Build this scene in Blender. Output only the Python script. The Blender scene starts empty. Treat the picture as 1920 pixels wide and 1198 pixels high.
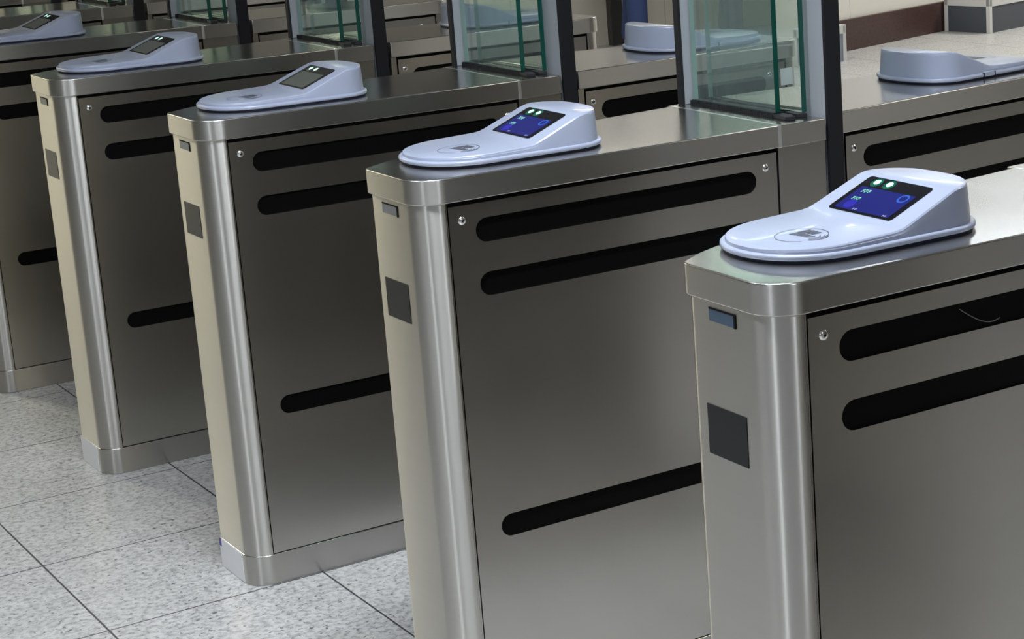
import bpy, bmesh, math, random
from mathutils import Vector, Matrix
random.seed(4)
C = bpy.context.scene.collection
PI = math.pi

# ------------------------------------------------------------------ camera, world, exposure
cd = bpy.data.cameras.new('camera'); cam = bpy.data.objects.new('camera', cd); C.objects.link(cam)
cam.location = (-1.37812, -2.87800, 1.56744)
cam.rotation_euler = (math.radians(76.2880877), math.radians(2.63241717), math.radians(-35.69891434))
cd.sensor_fit = 'HORIZONTAL'; cd.sensor_width = 36.0
cd.lens = 3691.5349 / 1920 * 36.0
cd.shift_x = -490.367 / 1920
cd.shift_y = -69.386 / 1920
cd.clip_start = 0.05; cd.clip_end = 100
sc = bpy.context.scene; sc.camera = cam
sc.view_settings.view_transform = 'Standard'; sc.view_settings.look = 'None'
sc.view_settings.gamma = 1.0; sc.view_settings.use_curve_mapping = False
sc.view_settings.exposure = 0.0
w = bpy.data.worlds.new('world'); sc.world = w; w.use_nodes = True
w.node_tree.nodes['Background'].inputs[0].default_value = (0.5, 0.52, 0.55, 1)
w.node_tree.nodes['Background'].inputs[1].default_value = 0.05
CEIL = 3.1

def tag(o, label=None, cat=None, group=None, kind=None):
    if label: o['label'] = label
    if cat: o['category'] = cat
    if group: o['group'] = group
    if kind: o['kind'] = kind
    return o

# ------------------------------------------------------------------ materials
def mat(name, col, rough=0.5, metal=0.0, spec=0.5, emit=None, estr=0.0, coat=0.0):
    m = bpy.data.materials.new(name); m.use_nodes = True
    b = m.node_tree.nodes['Principled BSDF']
    b.inputs['Base Color'].default_value = (*col, 1)
    b.inputs['Roughness'].default_value = rough
    b.inputs['Metallic'].default_value = metal
    b.inputs['Specular IOR Level'].default_value = spec
    b.inputs['Coat Weight'].default_value = coat
    b.inputs['Coat Roughness'].default_value = 0.05
    if emit:
        b.inputs['Emission Color'].default_value = (*emit, 1)
        b.inputs['Emission Strength'].default_value = estr
    return m

def brushed(name, col, rough, axis, aniso=0.0, top=0.2):
    """stainless steel with a fine brushed grain running along one object axis"""
    m = mat(name, col, rough, 1.0); nt = m.node_tree; N = nt.nodes; L = nt.links
    b = N['Principled BSDF']
    tc = N.new('ShaderNodeTexCoord'); mp = N.new('ShaderNodeMapping')
    s = [110, 110, 110]; s[axis] = 1.2
    mp.inputs['Scale'].default_value = s
    L.new(tc.outputs['Object'], mp.inputs['Vector'])
    n = N.new('ShaderNodeTexNoise'); n.inputs['Scale'].default_value = 1.0; n.inputs['Detail'].default_value = 3
    L.new(mp.outputs[0], n.inputs['Vector'])
    r = N.new('ShaderNodeMapRange'); r.inputs[3].default_value = rough - 0.04; r.inputs[4].default_value = rough - 0.04
    L.new(n.outputs[0], r.inputs[0]); 
    ge = N.new('ShaderNodeNewGeometry'); sp = N.new('ShaderNodeSeparateXYZ'); L.new(ge.outputs['Normal'], sp.inputs[0])
    ab = N.new('ShaderNodeMath'); ab.operation = 'ABSOLUTE'; L.new(sp.outputs[2], ab.inputs[0])
    iv = N.new('ShaderNodeMath'); iv.operation = 'SUBTRACT'; iv.inputs[0].default_value = 1.0; L.new(ab.outputs[0], iv.inputs[1])
    cb = N.new('ShaderNodeCombineXYZ'); L.new(ab.outputs[0], cb.inputs[1]); L.new(iv.outputs[0], cb.inputs[2])
    L.new(cb.outputs[0], b.inputs['Tangent'])
    an = N.new('ShaderNodeMath'); an.operation = 'MULTIPLY'; an.inputs[1].default_value = aniso; L.new(iv.outputs[0], an.inputs[0]); L.new(an.outputs[0], b.inputs['Anisotropic'])
    rt = N.new('ShaderNodeMath'); rt.operation = 'MULTIPLY_ADD'; rt.inputs[1].default_value = top - rough; L.new(ab.outputs[0], rt.inputs[0])
    n2 = N.new('ShaderNodeTexNoise'); n2.inputs['Scale'].default_value = 3.5; n2.inputs['Detail'].default_value = 2
    L.new(tc.outputs['Object'], n2.inputs['Vector'])
    a = N.new('ShaderNodeMath'); a.operation = 'MULTIPLY_ADD'; a.inputs[1].default_value = 0.08
    L.new(n2.outputs[0], a.inputs[0]); L.new(r.outputs[0], a.inputs[2])
    L.new(a.outputs[0], rt.inputs[2]); L.new(rt.outputs[0], b.inputs['Roughness'])
    cr = N.new('ShaderNodeMixRGB'); cr.inputs[1].default_value = (*[c * 0.975 for c in col], 1); cr.inputs[2].default_value = (*[min(1, c * 1.02) for c in col], 1)
    L.new(n.outputs[0], cr.inputs[0]); L.new(cr.outputs[0], b.inputs['Base Color'])
    return m

STEEL_V = brushed('steel_column', (0.58, 0.56, 0.525), 0.32, 1, 0.975)
STEEL_H = brushed('steel_long_grain', (0.54, 0.525, 0.495), 0.31, 0, 0.92)
STEEL_P = brushed('steel_panel', (0.50, 0.48, 0.445), 0.25, 0, 0.3)
BRIGHT = mat('bright_steel', (0.85, 0.85, 0.84), 0.18, 1.0)
DARKGAP = mat('dark_gap', (0.012, 0.012, 0.012), 0.8, 0, 0.1)
ACRYLIC = mat('black_acrylic', (0.003, 0.003, 0.003), 0.35, 0, 0.07)
SQUARE = mat('dark_sensor_glass', (0.014, 0.014, 0.016), 0.3, 0, 0.22)
WINDOW = mat('indicator_plastic', (0.06, 0.10, 0.16), 0.25, 0, 0.5)
WINDOWG = mat('indicator_plastic_grey', (0.16, 0.16, 0.17), 0.3, 0, 0.5)
RUBBER = mat('black_rubber', (0.010, 0.010, 0.012), 0.55, 0, 0.25)
BRUSH = mat('black_brush', (0.012, 0.013, 0.014), 0.8, 0, 0.15)
ALU = mat('pale_aluminium', (0.24, 0.25, 0.27), 0.5, 0.0, 0.4)
PLASTIC = mat('pale_blue_grey_plastic', (0.32, 0.35, 0.455), 0.28, 0, 0.5, coat=0.15)
GASKET = mat('navy_gasket', (0.012, 0.014, 0.03), 0.6, 0, 0.2)
BEZEL = mat('black_screen_glass', (0.003, 0.003, 0.005), 0.12, 0, 0.5)
BLUE = mat('blue_display', (0.004, 0.006, 0.03), 0.12, 0, 0.5, (0.008, 0.010, 0.15), 1.0)
BLUEHI = mat('blue_display_bright', (0.004, 0.006, 0.03), 0.12, 0, 0.5, (0.03, 0.02, 0.42), 1.0)
BLUERING = mat('blue_ring', (0.004, 0.006, 0.03), 0.12, 0, 0.5, (0.03, 0.13, 0.62), 1.0)
DIM = mat('dim_display', (0.05, 0.055, 0.05), 0.15, 0, 0.6, (0.05, 0.055, 0.05), 0.5)
TXT = mat('screen_text', (0.02, 0.03, 0.03), 0.12, 0, 0.5, (0.25, 0.75, 0.55), 1.0)
TXTW = mat('screen_text_white', (0.02, 0.03, 0.03), 0.12, 0, 0.5, (0.4, 0.45, 0.75), 1.0)
LED = mat('green_light', (0.4, 0.9, 0.7), 0.2, 0, 0.5, (0.55, 1.0, 0.78), 1.15)
HALO = mat('green_light_glow', (0.004, 0.02, 0.015), 0.12, 0, 0.5, (0.0, 0.10, 0.06), 1.0)  # glow around the green lamps, painted as a dim emissive disc
INK = mat('grey_ink', (0.09, 0.095, 0.12), 0.5, 0, 0.3)
STICKER = mat('white_sticker', (0.85, 0.85, 0.88), 0.5, 0, 0.4)
PURPLE = mat('purple_sticker', (0.09, 0.06, 0.30), 0.5, 0, 0.4)
EDGE = mat('glass_edge_green', (0.004, 0.055, 0.040), 0.15, 0, 0.6)
LITEDGE = mat('glass_edge_lit', (0.2, 0.28, 0.26), 0.3, 0, 0.5)  # light lines along the far pane edges, put into a pale colour
WIRE = mat('grey_wire', (0.12, 0.12, 0.12), 0.4, 0, 0.5)
BOX_LIT = mat('grey_panel_lit', (0.24, 0.26, 0.32), 0.5, 0, 0.4)  # grey box panel with the stronger light on it put into the colour
BOX_SHADED = mat('grey_panel_shaded', (0.075, 0.085, 0.10), 0.5, 0, 0.4)  # the other box's panel, darkened in colour for its shade
PALETRIM = mat('pale_box_trim', (0.62, 0.62, 0.60), 0.5, 0, 0.4)
LIPM = mat('polished_lip', (0.9, 0.9, 0.9), 0.35, 1.0)

def glass_mat():
    m = bpy.data.materials.new('pale_green_glass'); m.use_nodes = True
    nt = m.node_tree; nt.nodes.clear()
    o = nt.nodes.new('ShaderNodeOutputMaterial'); mx = nt.nodes.new('ShaderNodeMixShader')
    t = nt.nodes.new('ShaderNodeBsdfTransparent'); t.inputs[0].default_value = (0.86, 0.925, 0.912, 1)
    g = nt.nodes.new('ShaderNodeBsdfGlossy'); g.inputs['Roughness'].default_value = 0.03
    g.inputs['Color'].default_value = (0.9, 1, 0.97, 1)
    lw = nt.nodes.new('ShaderNodeLayerWeight'); lw.inputs['Blend'].default_value = 0.5
    p5 = nt.nodes.new('ShaderNodeMath'); p5.operation = 'POWER'; p5.inputs[1].default_value = 4.0; nt.links.new(lw.outputs['Facing'], p5.inputs[0])
    f = nt.nodes.new('ShaderNodeMath'); f.operation = 'MULTIPLY_ADD'; f.inputs[1].default_value = 0.9; f.inputs[2].default_value = 0.05; nt.links.new(p5.outputs[0], f.inputs[0])
    # diffuse haze mixed in to stand for light reflected on the panes
    df = nt.nodes.new('ShaderNodeBsdfDiffuse'); df.inputs[0].default_value = (0.55, 0.62, 0.60, 1)
    m2 = nt.nodes.new('ShaderNodeMixShader'); m2.inputs[0].default_value = 0.05
    nt.links.new(t.outputs[0], m2.inputs[1]); nt.links.new(df.outputs[0], m2.inputs[2])
    nt.links.new(f.outputs[0], mx.inputs[0]); nt.links.new(m2.outputs[0], mx.inputs[1]); nt.links.new(g.outputs[0], mx.inputs[2])
    nt.links.new(mx.outputs[0], o.inputs[0])
    return m
GLASS = glass_mat()

def floor_mat():
    m = mat('granite_tiles', (0.5, 0.5, 0.5), 0.32, 0, 0.4); nt = m.node_tree; N = nt.nodes; L = nt.links; b = N['Principled BSDF']
    tc = N.new('ShaderNodeTexCoord')
    def noise(scale, detail, lo, hi, c0, c1):
        n = N.new('ShaderNodeTexNoise'); n.inputs['Scale'].default_value = scale; n.inputs['Detail'].default_value = detail
        n.inputs['Roughness'].default_value = 0.6
        L.new(tc.outputs['Object'], n.inputs['Vector'])
        r = N.new('ShaderNodeValToRGB'); r.color_ramp.elements[0].position = lo; r.color_ramp.elements[1].position = hi
        r.color_ramp.elements[0].color = (*c0, 1); r.color_ramp.elements[1].color = (*c1, 1)
        L.new(n.outputs[0], r.inputs[0]); return r
    def mul(a, c, f=1.0):
        x = N.new('ShaderNodeMixRGB'); x.blend_type = 'MULTIPLY'; x.inputs[0].default_value = f
        L.new(a, x.inputs[1]); L.new(c, x.inputs[2]); return x.outputs[0]
    a = noise(70, 4, 0.34, 0.56, (0.37, 0.37, 0.38), (0.64, 0.64, 0.65))
    s = noise(80, 3, 0.33, 0.41, (0.30, 0.30, 0.32), (1, 1, 1))
    g = noise(14, 3, 0.35, 0.7, (0.86, 0.85, 0.82), (1.0, 0.98, 0.945))
    col = mul(mul(a.outputs[0], s.outputs[0]), g.outputs[0])
    # thin dark joints of the 46.5 cm tiles
    sx = N.new('ShaderNodeSeparateXYZ'); L.new(tc.outputs['Object'], sx.inputs[0])
    def joint(out, off, step):
        p = N.new('ShaderNodeMath'); p.operation = 'SUBTRACT'; L.new(out, p.inputs[0]); p.inputs[1].default_value = off
        q = N.new('ShaderNodeMath'); q.operation = 'PINGPONG'; L.new(p.outputs[0], q.inputs[0]); q.inputs[1].default_value = step / 2
        g = N.new('ShaderNodeMath'); g.operation = 'LESS_THAN'; L.new(q.outputs[0], g.inputs[0]); g.inputs[1].default_value = 0.0022
        return g
    j1 = joint(sx.outputs[0], -0.367, 0.462); j2 = joint(sx.outputs[1], 0.963, 0.465)
    mx = N.new('ShaderNodeMath'); mx.operation = 'MAXIMUM'; L.new(j1.outputs[0], mx.inputs[0]); L.new(j2.outputs[0], mx.inputs[1])
    fm = N.new('ShaderNodeMixRGB'); L.new(mx.outputs[0], fm.inputs[0]); L.new(col, fm.inputs[1]); fm.inputs[2].default_value = (0.07, 0.07, 0.075, 1)
    L.new(fm.outputs[0], b.inputs['Base Color'])
    return m

def wall_mat(name, col, jx=1.2, jz=0.6):
    m = mat(name, col, 0.35, 0, 0.4); nt = m.node_tree; N = nt.nodes; L = nt.links; b = N['Principled BSDF']
    tc = N.new('ShaderNodeTexCoord'); sx = N.new('ShaderNodeSeparateXYZ'); L.new(tc.outputs['Object'], sx.inputs[0])
    outs = []
    for k, st in ((0, jx), (2, jz)):
        q = N.new('ShaderNodeMath'); q.operation = 'PINGPONG'; L.new(sx.outputs[k], q.inputs[0]); q.inputs[1].default_value = st / 2
        g = N.new('ShaderNodeMath'); g.operation = 'LESS_THAN'; L.new(q.outputs[0], g.inputs[0]); g.inputs[1].default_value = 0.004; outs.append(g)
    mx = N.new('ShaderNodeMath'); mx.operation = 'MAXIMUM'; L.new(outs[0].outputs[0], mx.inputs[0]); L.new(outs[1].outputs[0], mx.inputs[1])
    n = N.new('ShaderNodeTexNoise'); n.inputs['Scale'].default_value = 2.0; L.new(tc.outputs['Object'], n.inputs['Vector'])
    r = N.new('ShaderNodeMixRGB'); r.inputs[1].default_value = (*[c * 0.93 for c in col], 1); r.inputs[2].default_value = (*col, 1); L.new(n.outputs[0], r.inputs[0])
    fm = N.new('ShaderNodeMixRGB'); L.new(mx.outputs[0], fm.inputs[0]); L.new(r.outputs[0], fm.inputs[1]); fm.inputs[2].default_value = (*[c * 0.7 for c in col], 1)
    L.new(fm.outputs[0], b.inputs['Base Color'])
    return m
CREAM = wall_mat('cream_wall_tiles', (0.70, 0.67, 0.58))
DARKWALL = mat('dark_wall_band', (0.045, 0.045, 0.045), 0.5)
SIDEWALL = mat('grey_wall', (0.22, 0.22, 0.21), 0.5)
CEILM = mat('grey_ceiling', (0.30, 0.30, 0.29), 0.8)
def granite_brown():
    m = mat('brown_stone', (0.06, 0.035, 0.03), 0.3, 0, 0.4); nt = m.node_tree; N = nt.nodes; L = nt.links
    n = N.new('ShaderNodeTexNoise'); n.inputs['Scale'].default_value = 60; n.inputs['Detail'].default_value = 3
    r = N.new('ShaderNodeValToRGB'); r.color_ramp.elements[0].color = (0.030, 0.016, 0.014, 1); r.color_ramp.elements[1].color = (0.10, 0.055, 0.05, 1)
    tc = N.new('ShaderNodeTexCoord'); L.new(tc.outputs['Object'], n.inputs['Vector']); L.new(n.outputs[0], r.inputs[0]); L.new(r.outputs[0], N['Principled BSDF'].inputs['Base Color'])
    return m
BROWN = granite_brown()

# ------------------------------------------------------------------ mesh helpers
def obj(name, bm, mats, parent=None, smooth=None, bevel=0, seg=2):
    me = bpy.data.meshes.new(name)
    bmesh.ops.recalc_face_normals(bm, faces=bm.faces[:])
    bm.to_mesh(me); bm.free()
    if not isinstance(mats, (list, tuple)): mats = [mats]
    for m in mats: me.materials.append(m)
    o = bpy.data.objects.new(name, me); C.objects.link(o)
    if parent: o.parent = parent
    if smooth is not None:
        for p in me.polygons: p.use_smooth = True
        me.set_sharp_from_angle(angle=math.radians(smooth))
    if bevel:
        b = o.modifiers.new('bevel', 'BEVEL'); b.width = bevel; b.segments = seg; b.limit_method = 'ANGLE'; b.angle_limit = math.radians(40)
        b.harden_normals = False
    return o

def box(bm, x0, x1, y0, y1, z0, z1, mi=0):
    v = [bm.verts.new((x, y, z)) for z in (z0, z1) for x, y in ((x0, y0), (x1, y0), (x1, y1), (x0, y1))]
    fs = [(0, 3, 2, 1), (4, 5, 6, 7), (0, 1, 5, 4), (1, 2, 6, 5), (2, 3, 7, 6), (3, 0, 4, 7)]
    out = []
    for f in fs:
        fc = bm.faces.new([v[i] for i in f]); fc.material_index = mi; out.append(fc)
    return out

def prism(bm, pts, z0, z1, mi=0):
    lo = [bm.verts.new((x, y, z0)) for x, y in pts]; hi = [bm.verts.new((x, y, z1)) for x, y in pts]
    n = len(pts)
    bm.faces.new(lo[::-1]).material_index = mi; bm.faces.new(hi).material_index = mi
    for i in range(n):
        bm.faces.new((lo[i], lo[(i + 1) % n], hi[(i + 1) % n], hi[i])).material_index = mi

def arc(cx, cy, r, a0, a1, n):
    return [(cx + r * math.cos(math.radians(a0 + (a1 - a0) * i / n)), cy + r * math.sin(math.radians(a0 + (a1 - a0) * i / n))) for i in range(n + 1)]

def cyl(bm, p0, p1, r, n=16, r1=None, mi=0):
    p0 = Vector(p0); p1 = Vector(p1); d = (p1 - p0).normalized()
    a = d.orthogonal().normalized(); b = d.cross(a)
    if r1 is None: r1 = r
    A = [bm.verts.new(p0 + a * r * math.cos(2 * PI * i / n) + b * r * math.sin(2 * PI * i / n)) for i in range(n)]
    B = [bm.verts.new(p1 + a * r1 * math.cos(2 * PI * i / n) + b * r1 * math.sin(2 * PI * i / n)) for i in range(n)]
    bm.faces.new(A[::-1]).material_index = mi; bm.faces.new(B).material_index = mi
    for i in range(n): bm.faces.new((A[i], A[(i + 1) % n], B[(i + 1) % n], B[i])).material_index = mi

def tube(bm, pts, r, n=8):
    pts = [Vector(p) for p in pts]; rings = []
    for i, p in enumerate(pts):
        d = (pts[min(i + 1, len(pts) - 1)] - pts[max(i - 1, 0)]).normalized()
        a = d.cross(Vector((0.3, 0.9, 0.31))).normalized(); b = d.cross(a)
        rings.append([bm.verts.new(p + a * r * math.cos(2 * PI * k / n) + b * r * math.sin(2 * PI * k / n)) for k in range(n)])
    for A, B in zip(rings, rings[1:]):
        for k in range(n): bm.faces.new((A[k], A[(k + 1) % n], B[(k + 1) % n], B[k]))
    bm.faces.new(rings[0][::-1]); bm.faces.new(rings[-1])

def stadium(x0, x1, z0, z1, n=14):
    r = (z1 - z0) / 2; zc = (z0 + z1) / 2
    return arc(x1 - r, zc, r, -90, 90, n) + arc(x0 + r, zc, r, 90, 270, n)

def empty(name, loc, rz=0, parent=None):
    o = bpy.data.objects.new(name, None); C.objects.link(o); o.location = loc; o.rotation_euler = (0, 0, rz)
    o.empty_display_size = 0.1
    return o

def copy_tree(src, parent=None):
    c = src.copy(); C.objects.link(c)
    if parent: c.parent = parent
    for ch in list(src.children): copy_tree(ch, c)
    return c

# ------------------------------------------------------------------ room shell
def struct(name, bm, m, **k): return tag(obj(name, bm, m, **k), kind='structure')
bm = bmesh.new(); box(bm, -9, 13, -7, 14, -0.2, 0.0); struct('floor', bm, floor_mat())
bm = bmesh.new(); box(bm, -9, 13, -7, 14, CEIL, CEIL + 0.2); struct('ceiling', bm, CEILM)
bm = bmesh.new(); box(bm, -9.2, -9, -7, 14, 0, CEIL); struct('wall_left', bm, SIDEWALL)
bm = bmesh.new(); box(bm, 13, 13.2, -7, 14, 0, CEIL); struct('wall_right', bm, CREAM)
bm = bmesh.new(); box(bm, -9, 13, -7.2, -7, 0, CEIL); struct('wall_front', bm, SIDEWALL)
bm = bmesh.new(); box(bm, -9, 13, 8.8, 9.0, 0, CEIL); struct('wall_back', bm, CREAM)
bm = bmesh.new(); box(bm, -2.0, 4.6, 8.68, 8.8, 1.75, CEIL); struct('trim_1', bm, DARKWALL)     # unseen dark band, added so the cap tops reflect dark
for k, x in enumerate((-1.6, -0.7, 0.35, 1.2, 2.4, 3.5, 5.53, 7.08)):
    bm = bmesh.new(); box(bm, x, x + (0.13 if x < 5 else 0.09), 8.74, 8.8, 0, 1.75 if x < 5 else CEIL); struct('trim_%d' % (k + 2), bm, DARKWALL)
# the nearer cream wall with its brown stone skirting, top right
WA = math.radians(15.5)
def wall_frame(o): o.location = (6.36, 7.155, 0); o.rotation_euler = (0, 0, WA)
bm = bmesh.new(); box(bm, -0.52, 6.0, 0.0, 0.2, 0.0, CEIL); wall_frame(struct('wall_side', bm, wall_mat('cream_wall_panels', (0.80, 0.78, 0.71), 1.35, 4.0)))
bm = bmesh.new(); box(bm, -0.52, 6.0, -0.03, 0.0, 0.0, 0.20); wall_frame(struct('baseboard_side', bm, BROWN, bevel=0.004))

# ------------------------------------------------------------------ lamps
def lamp(name, label, x, y, sx, sy, power, col, z=CEIL):
    root = empty(name, (x, y, z)); tag(root, label, 'ceiling light', 'ceiling lights')
    fr = bmesh.new(); t = 0.03
    box(fr, -sx / 2 - t, sx / 2 + t, -sy / 2 - t, -sy / 2, -0.06, 0); box(fr, -sx / 2 - t, sx / 2 + t, sy / 2, sy / 2 + t, -0.06, 0)
    box(fr, -sx / 2 - t, -sx / 2, -sy / 2, sy / 2, -0.06, 0); box(fr, sx / 2, sx / 2 + t, -sy / 2, sy / 2, -0.06, 0)
    obj('frame', fr, PALETRIM, root)
    d = bmesh.new(); box(d, -sx / 2, sx / 2, -sy / 2, sy / 2, -0.03, -0.01)
    lum = power / (PI * sx * sy)
    obj('diffuser', d, mat('lamp_diffuser', (0.8, 0.8, 0.8), 0.5, 0, 0.3, col, min(lum, 8)), root)
    ld = bpy.data.lights.new(name, 'AREA'); ld.shape = 'RECTANGLE'; ld.size = sx; ld.size_y = sy; ld.energy = power; ld.color = col
    lo = bpy.data.objects.new('bulb', ld); C.objects.link(lo); lo.parent = root; lo.location = (0, 0, -0.035)
    return root
COOL = (0.86, 0.93, 1.0); WARM = (1.0, 0.97, 0.78); NEUT = (1.0, 0.98, 0.92)
lamp('ceiling_light', 'long cool white ceiling light above the nearest gates', -0.25, -0.62, 1.3, 0.25, 90, COOL)
lamp('ceiling_light', 'cool white ceiling light far out in front of the gates', -5.6, -3.2, 1.6, 0.14, 130, COOL)
lamp('ceiling_light', 'cool white ceiling light along the side of the nearest gate', -0.1, -5.2, 0.10, 1.6, 66, COOL)
lamp('ceiling_light', 'added cool floor fill light just in front of the middle gates', -1.3, 0.6, 0.25, 1.3, 24, COOL)  # added floor fill, placed where the gate fronts barely reflect it
lamp('ceiling_light', 'added warm fill light in front of the far end of the gate row', -1.35, 6.85, 0.25, 1.6, 150, WARM)  # unseen, added and aimed so the far gate fronts look bright and warm
lamp('ceiling_light', 'added white reflection light over the hall behind the gates', 4.7, 4.1, 1.6, 0.3, 36, COOL)  # added so the right end of the nearest cap reflects brighter
lamp('ceiling_light', 'added white fill light above the people by the back wall', 4.4, 6.1, 1.6, 0.3, 36, NEUT)  # added to brighten the cream wall, kept out of most cap reflections
lamp('ceiling_light', 'white ceiling light along the side wall', 9.6, 2.2, 1.6, 0.3, 50, NEUT)
lamp('ceiling_light', 'added white fill light at the far end of the side wall', 9.2, 6.3, 1.6, 0.3, 110, NEUT)  # added for more light on the side wall
lamp('ceiling_light', 'added white reflection light behind the nearest gates', 3.3, -1.3, 0.3, 1.3, 16, NEUT)  # added so the cap sides of the exit cabinets reflect brighter
lamp('ceiling_light', 'added white reflection light deep in the hall behind the nearest gates', 6.4, -3.2, 1.6, 0.3, 13, NEUT)  # second added source for reflections on the exit cabinet cap sides

# ------------------------------------------------------------------ ticket gate cabinets
ZT, ZB = 0.9571, 0.0669
SLOTS = ((0.8835, 0.9245, 0.0481), (0.7924, 0.8329, 0.0481), (0.3661, 0.4060, 0.0503))
SEAM, END = 0.668, 0.772

def plan(front, off, x_end=None):
    """outline of a cabinet seen from above, counter-clockwise; off grows it outwards"""
    if front:
        a = 0.0489 + off; r = 0.048 + off; xe = x_end
        p = arc(-a + r, -off + r, r, 180, 270, 12)
        p += [(xe, -off), (xe, 0.348 + off), (0.40, 0.314 + off), (0.20, 0.280 + off)]
        p += [(0.07 - off * 0.3, 0.252 + off), (0.0 - off * 0.5, 0.222 + off * 0.8)] + arc(-a + 0.024, 0.176 + off, 0.024, 112, 180, 8)
        return p
    L = R_END + off; r = 0.048 + off; x0 = x_end
    p = [(x0, 0.348 + off), (x0, -off)] + arc(L - r, -off + r, r, -90, 0, 12)
    p += arc(L - 0.024, 0.176 + off, 0.024, 0, 68, 8) + [(L - 0.049, 0.222 + off * 0.8), (L - 0.119, 0.252 + off), (L - 0.25, 0.280 + off), (L - 0.45, 0.314 + off)]
    return p
R_START, R_END = 0.815, 1.478          # rear cabinet, in the frame of its gate line
RP0, RP1 = 0.834, 1.424                # its door panel

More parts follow.
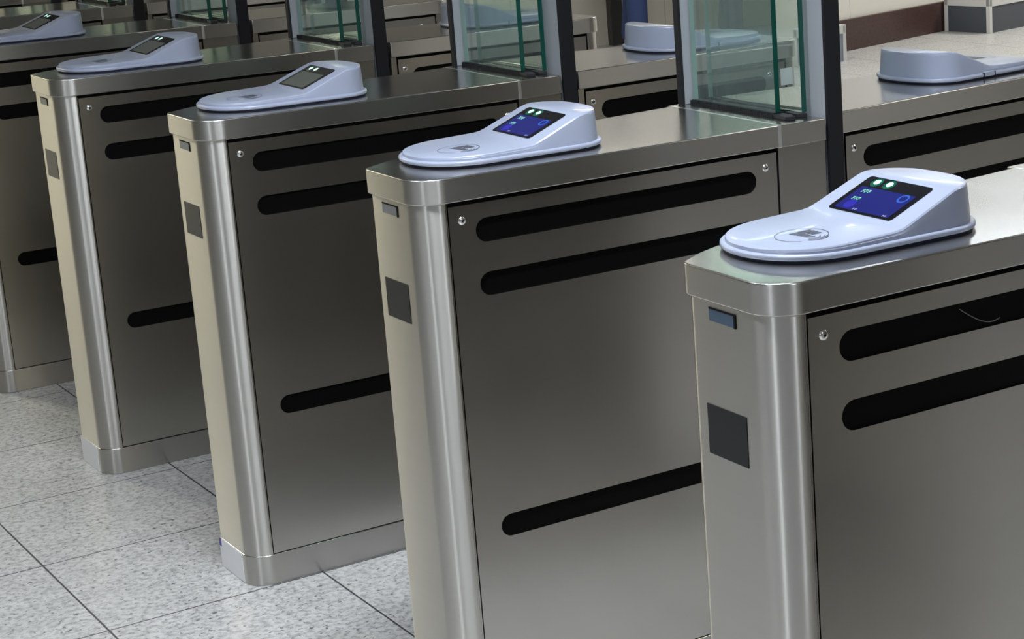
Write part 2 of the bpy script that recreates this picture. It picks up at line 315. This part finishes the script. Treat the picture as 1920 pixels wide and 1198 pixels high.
def cabinet(front):
    root = empty('ticket_gate', (0, 0, 0))
    p0, p1 = (0.0, 0.6618) if front else (RP0, RP1)
    g = 0.0035
    # body with a shallow recess behind the door panel
    pts = plan(front, 0.0, END if front else R_START)
    i0 = max(range(len(pts)), key=lambda i: -1000 * abs(pts[i][1]) + (-pts[i][0] if True else 0))
    near = [q for q in pts if abs(q[1]) < 1e-6]
    rec = [(p0 - g, 0.0), (p0 - g, 0.012), (p1 + g, 0.012), (p1 + g, 0.0)]
    out = []
    for i, q in enumerate(pts):
        out.append(q); nx = pts[(i + 1) % len(pts)]
        if abs(q[1]) < 1e-6 and abs(nx[1]) < 1e-6 and nx[0] > q[0]: out += rec
    bm = bmesh.new(); prism(bm, out, ZB, ZT + 0.002); bmesh.ops.recalc_face_normals(bm, faces=bm.faces[:])
    for f in bm.faces:
        c = f.calc_center_median()
        if abs(f.normal.z) < 0.5 and 0.0005 < c.y < 0.0125 and p0 - 0.01 < c.x < p1 + 0.01: f.material_index = 1
    for f in bm.faces:
        if f.normal.y > 0.6 or (f.normal.y < -0.9 and f.material_index == 0 and (f.calc_center_median().x > 0.55 or not front)): f.material_index = 2
    obj('body', bm, [STEEL_V, DARKGAP, STEEL_P], root, smooth=25)
    bm = bmesh.new(); prism(bm, plan(front, 0.0012, END if front else R_START), 0.0, ZB)
    obj('base_trim', bm, STEEL_H, root, smooth=25, bevel=0.0015)
    bm = bmesh.new(); prism(bm, plan(front, 0.005, SEAM if front else R_START), ZT + 0.001, 1.0)
    obj('top_cap', bm, STEEL_H, root, smooth=25, bevel=0.0022, seg=3)
    if front:
        bm = bmesh.new(); prism(bm, [(SEAM + 0.0005, -0.005), (END, -0.005), (END, 0.374), (SEAM + 0.0005, 0.372)], ZT + 0.001, 0.999)
        obj('barrier_base', bm, STEEL_H, root, smooth=25, bevel=0.0015)
        bm = bmesh.new(); prism(bm, [(SEAM - 0.004, -0.006), (SEAM + 0.003, -0.006), (SEAM + 0.003, 0.351), (SEAM - 0.004, 0.35)], ZT + 0.001, 1.0003)
        obj('seam_strip', bm, LIPM, root, bevel=0.001)
    # door panel with real slot openings
    bm = bmesh.new(); z1 = ZT - 0.0065
    xa, xb = p0 + 0.0012, p1 - 0.0012
    loops = [[(xa, ZB + 0.002), (xb, ZB + 0.002), (xb, z1), (xa, z1)]]
    sl = []
    for (za, zb_, xo) in SLOTS:
        if front: sl.append((p0 + xo, p0 + 0.614, za, zb_))
        else: sl.append((p0 + 0.042, p1 - 0.062, za, zb_))
        loops.append(stadium(*sl[-1]))
    es = []
    for lp in loops:
        vs = [bm.verts.new((x, 0.0, z)) for x, z in lp]
        es += [bm.edges.new((vs[i], vs[(i + 1) % len(vs)])) for i in range(len(vs))]
    bmesh.ops.triangle_fill(bm, edges=es, use_beauty=True)
    ext = bmesh.ops.extrude_face_region(bm, geom=bm.faces[:])
    for v in [e for e in ext['geom'] if isinstance(e, bmesh.types.BMVert)]: v.co.y = 0.008
    panel = obj('side_panel', bm, STEEL_P, root)
    for (xs, xe, za, zb_) in sl:
        bm = bmesh.new(); lp = stadium(xs - 0.002, xe + 0.002, za - 0.002, zb_ + 0.002)
        A = [bm.verts.new((x, 0.0035, z)) for x, z in lp]; B = [bm.verts.new((x, 0.0068, z)) for x, z in lp]
        bm.faces.new(A); bm.faces.new(B[::-1])
        for i in range(len(A)): bm.faces.new((A[i], A[(i + 1) % len(A)], B[(i + 1) % len(A)], B[i]))
        tag(obj('sensor_window', bm, ACRYLIC, panel), 'black sensor window slot')
    # domed screws
    for x in ((p0 + 0.0246, p0 + 0.636) if front else (p0 + 0.02, p1 - 0.05)):
        bm = bmesh.new(); rings = []
        for k in range(6):
            t = k / 5 * PI / 2; r = 0.0072 * math.cos(t); y = -0.0034 * math.sin(t)
            if k == 5: r = 0.0022; y = -0.0034
            rings.append([bm.verts.new((x + r * math.cos(2 * PI * i / 16), y, 0.9254 + r * math.sin(2 * PI * i / 16))) for i in range(16)])
        for A, B in zip(rings, rings[1:]):
            for i in range(16): bm.faces.new((A[i], A[(i + 1) % 16], B[(i + 1) % 16], B[i]))
        bm.faces.new(rings[-1]).material_index = 1
        tag(obj('screw', bm, [BRIGHT, DARKGAP], panel, smooth=60), 'shiny domed screw')
    # the slots on the far side of the cabinet
    for (za, zb_, xo) in SLOTS:
        x0, y0, x1, y1 = (0.21, 0.2826, 0.62, 0.3425) if front else (R_START + 0.05, 0.3390, R_END - 0.26, 0.2820)
        d = Vector((x1 - x0, y1 - y0, 0)); ln = d.length; d.normalize(); nn = Vector((-d.y, d.x, 0))
        bm = bmesh.new(); lp = stadium(0, ln, za, zb_)
        A = [bm.verts.new(Vector((x0, y0, 0)) + d * x + nn * -0.002 + Vector((0, 0, z))) for x, z in lp]
        B = [bm.verts.new(Vector((x0, y0, 0)) + d * x + nn * 0.004 + Vector((0, 0, z))) for x, z in lp]
        bm.faces.new(A); bm.faces.new(B[::-1])
        for i in range(len(A)): bm.faces.new((A[i], A[(i + 1) % len(A)], B[(i + 1) % len(A)], B[i]))
        tag(obj('sensor_window', bm, ACRYLIC, root), 'black sensor window slot')
    # end face fittings
    xf = -0.0489 if front else R_END; s = -1 if front else 1
    def plate(nm, y0, y1, z0, z1, t, m, lab=None, x=None):
        bm = bmesh.new(); xx = xf if x is None else x
        box(bm, min(xx, xx + s * t), max(xx, xx + s * t), y0, y1, z0, z1)
        o = obj(nm, bm, m, root)
        if lab: tag(o, lab)
        return o
    plate('sensor_square', 0.0701, 0.1584, 0.7511, 0.8183, 0.0008, SQUARE, 'square dark sensor glass')
    fr = bmesh.new(); y0, y1, z0, z1 = 0.0855, 0.1424, 0.9319, 0.9485
    xa, xb = min(xf, xf + s * 0.0012), max(xf, xf + s * 0.0012)
    box(fr, xa, xb, y0 - 0.0025, y0 + 0.0015, z0 - 0.001, z1 + 0.001); box(fr, xa, xb, y0, y1, z1 - 0.001, z1 + 0.001)
    wfr = obj('indicator_frame', fr, DARKGAP, root)
    bm = bmesh.new(); box(bm, xf + min(0, s * 0.0007), xf + max(0, s * 0.0007), y0, y1, z0, z1); obj('indicator_window', bm, WINDOW, root)
    if front:
        plate('base_sticker', 0.052, 0.186, 0.001, 0.066, 0.001, STICKER, 'white sticker on the foot', x=xf - 0.0012)
    return root

gate0 = cabinet(True); rear0 = cabinet(False)

# ------------------------------------------------------------------ glass barrier
def barrier():
    root = empty('glass_barrier', (0, 0, 0))
    top = 1.82; zb = 1.0
    for nm, x, ya, yb in (('glass_pane', 0.722, 0.075, 0.350), ('glass_pane', 0.757, 0.040, 0.350)):
        bm = bmesh.new(); fs = box(bm, x - 0.0055, x + 0.0055, ya, yb, zb + 0.008, top - 0.02)
        for f in fs:
            if abs(f.normal.x) < 0.5: f.material_index = 1
        bm.normal_update()
        for f in bm.faces: f.material_index = 1 if f.normal.y < -0.5 else (2 if f.normal.y > 0.5 else 0)
        obj(nm, bm, [GLASS, EDGE, LITEDGE], root)
    # far post: pale aluminium with a black seal on its outer corner
    bm = bmesh.new(); box(bm, 0.6975, 0.7215, 0.3535, 0.368, 0.9995, top)
    for f in bm.faces: pass
    po = obj('far_post', bm, ALU, root, bevel=0.001)
    bm = bmesh.new(); box(bm, 0.691, 0.6975, 0.3525, 0.368, 0.9995, top); tag(obj('seal', bm, RUBBER, po), 'black rubber seal')
    # near post standing in the gap between the two cabinets
    bm = bmesh.new(); box(bm, 0.7790, 0.8125, 0.004, 0.075, 0.001, top)
    po = obj('near_post', bm, ALU, root, bevel=0.001)
    bm = bmesh.new(); box(bm, 0.7790, 0.8125, -0.004, 0.004, 0.001, top)
    tag(obj('seal', bm, RUBBER, po), 'black rubber seal')
    # brush strips the panes slide through
    def strip(x, ya, yb):
        bm = bmesh.new(); box(bm, x - 0.011, x - 0.0065, ya, yb, 0.9992, 1.008); box(bm, x + 0.0065, x + 0.011, ya, yb, 0.9992, 1.008)
        n = 40
        for i in range(n):
            y = ya + (yb - ya) * (i + 0.5) / n; h = random.uniform(0.0, 0.004)
            box(bm, x - 0.014, x - 0.011, y - 0.003, y + 0.003, 0.9992, 1.004 + h)
        o = obj('brush_seal', bm, BRUSH, root)
        bm = bmesh.new(); prism(bm, [(x - 0.016, ya - 0.045), (x + 0.002, ya - 0.052), (x + 0.014, ya - 0.02), (x + 0.011, ya), (x - 0.012, ya)], 0.9992, 1.006)
        obj('end_pad', bm, RUBBER, o, bevel=0.001)
    strip(0.722, 0.075, 0.350); strip(0.757, 0.085, 0.350)
    bm = bmesh.new(); box(bm, 0.705, 0.8125, 0.004, 0.378, top, top + 0.03); obj('head_rail', bm, ALU, root, bevel=0.002)
    return root
barrier0 = barrier()

# ------------------------------------------------------------------ card reader (origin: centre of its foot, nose towards -x)
RL, RW = 0.355, 0.112
def half_w(u, inset=0.0):
    """half width at distance u from the nose"""
    L0, L1 = 0.115, 0.085; e = inset
    a0, b0 = e, RL - e
    w = RW - e
    if u <= a0 or u >= b0: return 0.0008
    if u < L0: t = (L0 - u) / (L0 - a0); return max(0.0008, w * (1 - t ** 2.25) ** (1 / 2.1))
    if u > RL - L1: t = (u - (RL - L1)) / (L1 - e); return max(0.0008, w * (1 - t ** 2.5) ** (1 / 2.3))
    return w
def stations(inset, n=22):
    L0, L1 = 0.115, 0.085; s = []
    for i in range(n + 1): s.append(L0 - (L0 - inset) * math.cos(PI / 2 * i / n))
    for k in range(1, 12): s.append(L0 + (RL - L1 - L0) * k / 12)
    for i in range(n + 1): s.append(RL - L1 + (L1 - inset) * math.sin(PI / 2 * i / n))
    return sorted(set([round(q, 6) for q in s]))
def top_h(u):
    pts = [(0, 0.0155), (0.02, 0.0175), (0.180, 0.0225), (0.192, 0.0242), (0.200, 0.0268), (0.278, 0.0586), (0.286, 0.0612), (0.296, 0.0626), (0.34, 0.0632), (0.349, 0.062), (RL, 0.060)]
    for (a, b), (c, d) in zip(pts, pts[1:]):
        if u <= c: return b + (d - b) * (u - a) / (c - a)
    return pts[-1][1]
def loft(bm, secs):
    vs = [[bm.verts.new(p) for p in s] for s in secs]
    for A, B in zip(vs, vs[1:]):
        for i in range(len(A) - 1): bm.faces.new((A[i], A[i + 1], B[i + 1], B[i]))
    bm.faces.new(vs[0]); bm.faces.new(vs[-1][::-1])
    for i in range(len(vs) - 1): bm.faces.new((vs[i][0], vs[i + 1][0], vs[i + 1][-1], vs[i][-1]))

def reader(display_mat, hi_mat, bright):
    root = empty('card_reader', (0, 0, 0))
    def slab(nm, inset, z0, z1, m, rnd=0):
        bm = bmesh.new(); st = stations(inset)
        pts = [(u - RL / 2, -half_w(u, inset)) for u in st] + [(u - RL / 2, half_w(u, inset)) for u in st[::-1]]
        prism(bm, pts, z0, z1)
        return obj(nm, bm, m, root, smooth=40, bevel=rnd, seg=3)
    slab('gasket', 0.004, 0.0, 0.0035, GASKET)
    slab('base_flange', 0.0, 0.0035, 0.0115, PLASTIC, 0.003)
    bm = bmesh.new(); secs = []; ins = 0.0065
    for u in stations(ins):
        w = half_w(u, ins); h = top_h(u); zb = 0.0105; d = h - zb
        b = min(0.006, d * 0.45, w * 0.5)
        draft = min(0.10 * d, w * 0.1)
        half = [(w, zb), (w - draft * 0.5, zb + d * 0.5), (w - draft, h - b), (w - draft - b * 0.12, h - b * 0.5), (w - draft - b * 0.45, h - b * 0.15), (w - draft - b, h)]
        secs.append([(u - RL / 2, -y, z) for y, z in half] + [(u - RL / 2, 0, h)] + [(u - RL / 2, y, z) for y, z in half[::-1]])
    loft(bm, secs)
    obj('housing', bm, PLASTIC, root, smooth=28)
    # clip on the rim
    bm = bmesh.new(); box(bm, 0.012, 0.042, RW - 0.006, RW + 0.0015, 0.004, 0.0135); obj('rim_clip', bm, PLASTIC, root, bevel=0.001)
    bm = bmesh.new(); box(bm, 0.009, 0.0118, RW - 0.004, RW + 0.001, 0.004, 0.0125); obj('rim_gap', bm, GASKET, root)
    bm = bmesh.new(); box(bm, 0.0422, 0.045, RW - 0.004, RW + 0.001, 0.004, 0.0125); obj('rim_gap', bm, GASKET, root)
    # screen on the slope: a runs from the far to the near side, b runs down the slope
    P0 = Vector((0.2772 - RL / 2, 0.0675, 0.0583)); SY = 0.135; dn = Vector((0.1995 - 0.2772, 0, 0.0267 - 0.0583)); SLn = dn.length; dn.normalize()
    nrm = Vector((0, -1, 0)).cross(dn); nrm = nrm if nrm.z > 0 else -nrm
    def P(a, b, lift): return P0 + Vector((0, -1, 0)) * (a * SY) + dn * (b * SLn) + nrm * lift
    def sheet(pts, lift, m, nm, parent, t=0.0006):
        bm = bmesh.new()
        A = [bm.verts.new(P(a, b, lift)) for a, b in pts]; B = [bm.verts.new(P(a, b, lift - t)) for a, b in pts]
        bm.faces.new(A); bm.faces.new(B[::-1])
        for i in range(len(A)): bm.faces.new((A[i], A[(i + 1) % len(A)], B[(i + 1) % len(A)], B[i]))
        return obj(nm, bm, m, parent)
    def rr(a0, a1, b0, b1, r):
        ra = r / SY; rb = r / SLn; o = []
        for ca, cb, t0 in ((a1 - ra, b0 + rb, -90), (a1 - ra, b1 - rb, 0), (a0 + ra, b1 - rb, 90), (a0 + ra, b0 + rb, 180)):
            for k in range(6):
                t = math.radians(t0 + 90 * k / 5); o.append((ca + ra * math.cos(t), cb + rb * math.sin(t)))
        return o
    def disc(a, b, r, n=18): return [(a + r / SY * math.cos(2 * PI * i / n), b + r / SLn * math.sin(2 * PI * i / n)) for i in range(n)]
    sc_ = sheet(rr(0, 1, 0, 1, 0.006), 0.0012, BEZEL, 'screen', root, 0.002)
    sheet(rr(0.07, 0.93, 0.30, 0.95, 0.002), 0.00135, display_mat, 'display', sc_, 0.0003)
    for a in (0.20, 0.40):
        sheet(disc(a, 0.145, 0.0105), 0.00135, HALO if bright else DIM, 'lamp_halo', sc_, 0.0002)
        sheet(disc(a, 0.135, 0.0056), 0.00165, LED, 'green_lamp', sc_, 0.0003)
    if bright:
        sheet(disc(0.23, 0.80, 0.010), 0.00145, hi_mat, 'icon', sc_, 0.0002)
        # ring
        bm = bmesh.new(); n = 28; rings = []
        for r in (0.0098, 0.0066):
            rings.append([bm.verts.new(P(0.81 + r / SY * math.cos(2 * PI * i / n), 0.42 + r / SLn * math.sin(2 * PI * i / n), 0.0016)) for i in range(n)])
        for i in range(n): bm.faces.new((rings[0][i], rings[0][(i + 1) % n], rings[1][(i + 1) % n], rings[1][i]))
        obj('ring_icon', bm, BLUERING, sc_)
        def text(a, b, n, ln, hgt, m):
            bm = bmesh.new()
            for k in range(n):
                a0 = a + k * ln / n; a1 = a0 + ln / n * 0.8
                for (q0, q1, r0, r1) in ((a0, a1, b - hgt, b - hgt * 0.45), (a0 + (a1 - a0) * 0.2, a1, b - hgt * 0.2, b + hgt * 0.3), (a0, a0 + (a1 - a0) * 0.5, b + hgt * 0.4, b + hgt)):
                    vs = [bm.verts.new(P(x, y, 0.0016)) for x, y in ((q0, r0), (q1, r0), (q1, r1), (q0, r1))]; bm.faces.new(vs)
            obj('screen_text', bm, m, sc_)
        text(0.155, 0.415, 3, 0.14, 0.045, TXT); text(0.155, 0.64, 3, 0.13, 0.04, TXT)
        text(0.35, 0.91, 2, 0.07, 0.022, TXTW); text(0.83, 0.925, 2, 0.07, 0.022, TXTW)
    # printed tap-card mark: ellipse outline, hand, waves
    bm = bmesh.new(); cx, cy = 0.0885 - RL / 2, -0.022
    def Q(x, y): return bm.verts.new((x, y, top_h(x + RL / 2) + 0.0006))
    n = 48; o_ = [Q(cx + 0.036 * math.cos(2 * PI * i / n), cy + 0.036 * math.sin(2 * PI * i / n)) for i in range(n)]
    i_ = [Q(cx + 0.0349 * math.cos(2 * PI * i / n), cy + 0.0349 * math.sin(2 * PI * i / n)) for i in range(n)]
    for k in range(n):
        if not (30 < k < 37): bm.faces.new((o_[k], o_[(k + 1) % n], i_[(k + 1) % n], i_[k]))
    def stroke(p, q, wd):
        p = Vector(p); q = Vector(q); d = (q - p).normalized(); m = Vector((-d.y, d.x)) * wd / 2
        bm.faces.new([Q(*(cx + 1.2 * v.x, cy + 1.2 * v.y)) for v in (p + m, p - m, q - m, q + m)])
    for k in range(4): stroke((0.006 + 0.001 * k, 0.013 - 0.0062 * k), (0.022 - 0.0005 * abs(k - 1.5), 0.0115 - 0.0062 * k), 0.0042)
    for k in range(5): stroke((-0.007 + 0.0012 * k, 0.0125 - 0.005 * k), (0.0065, 0.0125 - 0.005 * k), 0.0040)
    stroke((-0.002, -0.010), (0.006, -0.017), 0.0036)
    for r, a0, a1 in ((0.008, 205, 330), (0.0125, 210, 325), (0.017, 215, 318)):
        pr_ = None
        for k in range(13):
            t = math.radians(a0 + (a1 - a0) * k / 12); q = (0.004 + r * math.cos(t), -0.015 + r * math.sin(t))
            if pr_: stroke(pr_, q, 0.0015)
            pr_ = q
    obj('tap_card_mark', bm, INK, root)
    return root
reader0 = reader(BLUE, BLUEHI, True)
reader1 = reader(DIM, DIM, False)

# ------------------------------------------------------------------ place the rows
GX = [-0.0061, 0.0, -0.0077, -0.0137, -0.0158, -0.016, -0.016]
GY = [-0.9898, 0.0, 0.9666, 1.9456, 2.9190, 3.886, 4.855]
ordw = ['nearest ticket gate, at the right edge of the picture', 'second nearest ticket gate, left of the one cut off by the right edge',
        'middle ticket gate, whose foot with a white sticker stands nearest the bottom edge', 'ticket gate with the brightest cream end face, fourth from the right',
        'ticket gate cut by the left edge, fifth from the right', 'ticket gate behind the one cut by the left edge, sixth from the right',
        'farthest ticket gate of the near row, in the dark top left corner']
pre = ['brushed steel '] * 7
YAWR = {1: 6.5, 2: 4.0, 3: 2.0}
gates = []
for k in range(7):
    g = gate0 if k == 0 else copy_tree(gate0)
    g.location = (GX[k], GY[k], 0); tag(g, pre[k] + ordw[k], 'ticket gate', 'ticket gates facing the viewer'); gates.append(g)
    if k != 0:
        for ch in list(g.children):
            if ch.name.startswith('indicator_window') and k >= 1:
                ch.data = ch.data.copy(); ch.data.materials[0] = WINDOWG
rlab = {1: 'brushed steel exit gate cabinet at the right edge, below the brown skirting wall', 2: 'brushed steel exit gate cabinet with bright top, seen through the largest glass barrier',
        3: 'brushed steel exit gate cabinet whose white end stands near the blue jeans', 4: 'steel exit gate cabinet at the top edge, right of the third glass barrier from right',
        5: 'brushed steel exit gate cabinet in dark top left, behind the fourth glass barrier', 6: 'brushed steel exit gate cabinet farthest away at the top left edge'}
first = True
rears = {}
for k in range(1, 7):
    r = rear0 if first else copy_tree(rear0); first = False
    a = math.radians(YAWR.get(k, 0)); px, py = R_START, 0.0
    dy = {1: 0.024, 2: 0.018, 3: 0.0}.get(k, 0)
    # turn about its flap end
    x = GX[k] + px - (px * math.cos(a) - py * math.sin(a)); y = GY[k] + dy - (px * math.sin(a) + py * math.cos(a))
    r.location = (x + (0.012 if k in (1, 2) else 0.006), y, 0); r.rotation_euler = (0, 0, a); rears[k] = r
    r.scale.x = 1.0
    if k == 1: r.scale.x = 1.1; r.location.x -= 0.082
    tag(r, rlab[k], 'ticket gate', 'exit gate cabinets behind the barriers')
blab = {1: 'largest greenish glass barrier, right of centre, on the second gate', 2: 'greenish glass barrier at top centre on the middle gate, left of the jeans',
        3: 'greenish glass barrier third from the right, behind the middle gate reader', 4: 'dark glass barrier fourth from the right at the top left',
        5: 'glass barrier fifth from the right, at the top left', 6: 'farthest glass barrier at the top left corner'}
first = True
for k in range(1, 7):
    b = barrier0 if first else copy_tree(barrier0); first = False
    b.location = (GX[k], GY[k], 0); tag(b, blab[k], 'glass barrier', 'glass barriers between the cabinets')
clab = ['pale blue-grey card reader with lit blue screen, nearest, at the right', 'pale blue-grey card reader with blue screen on the second nearest gate, at picture centre',
        'blue-grey card reader with grey screen and two green lights on the middle gate', 'purplish grey card reader with greenish screen on the fourth gate from the right',
        'grey card reader cut by the left edge of the picture', 'card reader on the sixth gate, beyond the left edge', 'card reader on the farthest near-row gate, beyond the left edge']
u0 = False; u1 = False
for k in range(5):
    if k < 2: r = reader0 if not u0 else copy_tree(reader0); u0 = True
    else: r = reader1 if not u1 else copy_tree(reader1); u1 = True
    r.location = (GX[k] + 0.007 + RL / 2, GY[k] + 0.157, 1.0); tag(r, clab[k], 'card reader', 'card readers on the near gates')
xlab = {1: 'pale blue-grey card reader seen from its tall rounded back, at the right edge', 2: 'card reader seen from its tall back, partly behind the largest glass barrier beside the jeans',
        3: 'card reader on the exit cabinet behind the middle gate glass barrier'}
for k in (1, 2, 3):
    r = copy_tree(reader1); a = math.radians(YAWR.get(k, 0))
    lx, ly = R_END - 0.060 - RL / 2 + {1: 0.165, 2: 0.03, 3: 0.01}[k], 0.160
    r.location = (rears[k].location.x + lx * math.cos(a) - ly * math.sin(a), rears[k].location.y + lx * math.sin(a) + ly * math.cos(a), 1.0)
    r.rotation_euler = (0, 0, a + PI); tag(r, xlab[k], 'card reader', 'card readers on the exit cabinets')
g = copy_tree(gate0); g.location = (-0.004, -1.975, 0); tag(g, 'ticket gate just outside the picture, reflected in the side of the nearest gate', 'ticket gate', 'ticket gates facing the viewer')
# a loose wire lying in the nearest gate's top slot, a torn corner of purple sticker, a white label
bm = bmesh.new(); tube(bm, [(0.245 + 0.07 * t, -0.0006 - 0.004 * math.sin(PI * t), 0.917 - 0.026 * math.sin(PI * 0.62 * t) + 0.0 * t) for t in [i / 14 for i in range(15)]], 0.0007)
obj('wire', bm, WIRE, gates[0])
bm = bmesh.new(); box(bm, -0.0515, -0.0503, 0.174, 0.187, 0.048, 0.066); obj('sticker_corner', bm, PURPLE, gates[2])
bm = bmesh.new(); box(bm, 1.409, 1.446, -0.0012, 0.0002, 0.893, 0.934); tag(obj('label_sticker', bm, STICKER, rears[2]), 'white label sticker')

# ------------------------------------------------------------------ grey plinth boxes by the side wall
def plinth(label, loc, rz, sx, sy, h, pm):
    root = empty('plinth_box', loc, rz); tag(root, label, 'plinth', 'grey plinth boxes by the side wall')
    bm = bmesh.new(); box(bm, 0.006, sx - 0.006, 0.006, sy - 0.006, 0, h - 0.006); obj('panel', bm, pm, root)
    bm = bmesh.new(); t = 0.03
    for x, y in ((0, 0), (sx - t, 0), (0, sy - t), (sx - t, sy - t)): box(bm, x, x + t, y, y + t, 0, h)
    obj('corner_trim', bm, PALETRIM, root, bevel=0.002)
    bm = bmesh.new(); box(bm, 0, sx, 0, sy, h - 0.05, h + 0.004); obj('lid', bm, PALETRIM, root, bevel=0.003)
    return root
plinth('low blue-grey box with pale edges, just right of the largest glass barrier', (5.71, 6.653, 0), WA, 0.30, 0.18, 0.22, BOX_LIT)
plinth('low grey box coloured in its shade, with pale corner strip in the top right corner', (7.43, 7.02, 0), math.radians(13.5), 1.2, 0.375, 0.225, BOX_SHADED)

# ------------------------------------------------------------------ people in the background
SKIN = mat('skin', (0.45, 0.29, 0.21), 0.55); JEANS = mat('blue_jeans', (0.035, 0.060, 0.17), 0.85); NAVY = mat('navy_trousers', (0.018, 0.03, 0.07), 0.8)
SHOE = mat('grey_shoe', (0.10, 0.10, 0.12), 0.6); HAIR = mat('dark_hair', (0.012, 0.01, 0.009), 0.6); COAT = mat('grey_jacket', (0.09, 0.10, 0.11), 0.8); SHIRT = mat('blue_jacket', (0.03, 0.05, 0.10), 0.8)
WSTRIPE = mat('white_stripe', (0.6, 0.6, 0.62), 0.7); EYE = mat('eye', (0.02, 0.02, 0.02), 0.2)
def skin_mesh(name, verts, edges, radii, m, parent, root_i=0, sub=2):
    me = bpy.data.meshes.new(name); me.from_pydata(verts, edges, []); me.materials.append(m)
    o = bpy.data.objects.new(name, me); C.objects.link(o); o.parent = parent
    sk = o.modifiers.new('skin', 'SKIN'); sk.use_smooth_shade = True
    me.skin_vertices  # layer exists once the modifier is added
    for i, r in enumerate(radii):
        me.skin_vertices[0].data[i].radius = r if isinstance(r, tuple) else (r, r)
        me.skin_vertices[0].data[i].use_root = (i == root_i)
    s = o.modifiers.new('sub', 'SUBSURF'); s.levels = sub; s.render_levels = sub
    return o
def person(label, loc, rz, trousers, jacket, stride):
    root = empty('person', loc, rz); tag(root, label, 'person')
    V = []; E_ = []; R = []
    def add(p, r, link=None):
        V.append(p); R.append(r); i = len(V) - 1
        if link is not None: E_.append((link, i))
        return i
    pel = add((0, 0, 0.95), (0.15, 0.10)); wa = add((0, 0, 1.10), (0.14, 0.10), pel); ch = add((0, 0, 1.32), (0.17, 0.115), wa)
    ne = add((0, 0.0, 1.47), 0.06, ch); he0 = add((0, -0.01, 1.56), 0.062, ne); he = add((0, -0.015, 1.64), (0.078, 0.095), he0); add((0, -0.01, 1.71), (0.06, 0.075), he)
    for s in (-1, 1):
        sh = add((s * 0.19, 0, 1.40), 0.058, ch); el = add((s * 0.24, 0.03, 1.13), 0.042, sh); wr = add((s * 0.25, -0.05, 0.90), 0.028, el)
        pa = add((s * 0.25, -0.065, 0.83), (0.018, 0.036), wr)
        for q, (dy, ln) in enumerate(((-0.030, 0.070), (-0.010, 0.080), (0.010, 0.075), (0.030, 0.058))):
            k1 = add((s * 0.25, -0.070 + dy, 0.78), 0.009, pa); k2 = add((s * 0.245, -0.078 + dy, 0.78 - ln * 0.55), 0.0085, k1); add((s * 0.237, -0.082 + dy, 0.78 - ln), 0.007, k2)
        t1 = add((s * 0.245, -0.105, 0.82), 0.010, pa); add((s * 0.24, -0.118, 0.78), 0.009, t1)
        hp = add((s * 0.09, 0, 0.88), 0.085, pel); kn = add((s * 0.10, -0.02 + s * stride * 0.5, 0.50), 0.056, hp); an = add((s * 0.10, s * stride, 0.09), 0.037, kn); add((s * 0.11, s * stride - 0.13, 0.035), 0.034, an)
    skin_mesh('body', V, E_, R, SKIN, root)
    # trousers
    V2 = [(0, 0, 1.0), (0, 0, 0.93)]; E2 = [(0, 1)]; R2 = [(0.165, 0.12), (0.165, 0.12)]
    for s in (-1, 1):
        b = len(V2); V2 += [(s * 0.092, 0, 0.84), (s * 0.10, -0.02 + s * stride * 0.5, 0.50), (s * 0.10, s * stride, 0.14), (s * 0.10, s * stride, 0.08)]
        E2 += [(1, b), (b, b + 1), (b + 1, b + 2), (b + 2, b + 3)]; R2 += [0.098, 0.078, 0.070, 0.072]
    tag(skin_mesh('trousers', V2, E2, R2, trousers, root), None)
    V3 = [(0, 0, 0.98), (0, 0, 1.12), (0, 0, 1.33), (0, 0, 1.45)]; E3 = [(0, 1), (1, 2), (2, 3)]; R3 = [(0.175, 0.135), (0.17, 0.13), (0.195, 0.14), (0.085, 0.08)]
    for s in (-1, 1):
        b = len(V3); V3 += [(s * 0.19, 0, 1.40), (s * 0.24, 0.03, 1.13), (s * 0.25, -0.045, 0.92)]; E3 += [(2, b), (b, b + 1), (b + 1, b + 2)]; R3 += [0.078, 0.060, 0.045]
    skin_mesh('jacket', V3, E3, R3, jacket, root, 1)
    for s in (-1, 1):
        skin_mesh('shoe', [(s * 0.10, s * stride + 0.05, 0.045), (s * 0.105, s * stride - 0.04, 0.048), (s * 0.112, s * stride - 0.14, 0.040), (s * 0.114, s * stride - 0.20, 0.033)], [(0, 1), (1, 2), (2, 3)],
                  [(0.042, 0.045), (0.046, 0.048), (0.048, 0.038), (0.038, 0.030)], SHOE, root, 1)
        bm = bmesh.new(); bmesh.ops.create_uvsphere(bm, u_segments=10, v_segments=8, radius=0.011, matrix=Matrix.Translation((s * 0.031, -0.098, 1.635))); obj('eye', bm, EYE, root, smooth=60)
    skin_mesh('hair', [(0, 0.025, 1.60), (0, 0.02, 1.68), (0, 0.0, 1.735)], [(0, 1), (1, 2)], [(0.075, 0.075), (0.086, 0.092), (0.060, 0.070)], HAIR, root, 1)
    return root
person('person in blue jeans standing behind the exit cabinets, only the legs in view', (5.35, 8.15, 0), math.radians(45), JEANS, SHIRT, 0.05)
p2 = person('person in dark navy trousers walking behind the largest glass barrier', (6.02, 8.02, 0), math.radians(40), NAVY, COAT, 0.05)
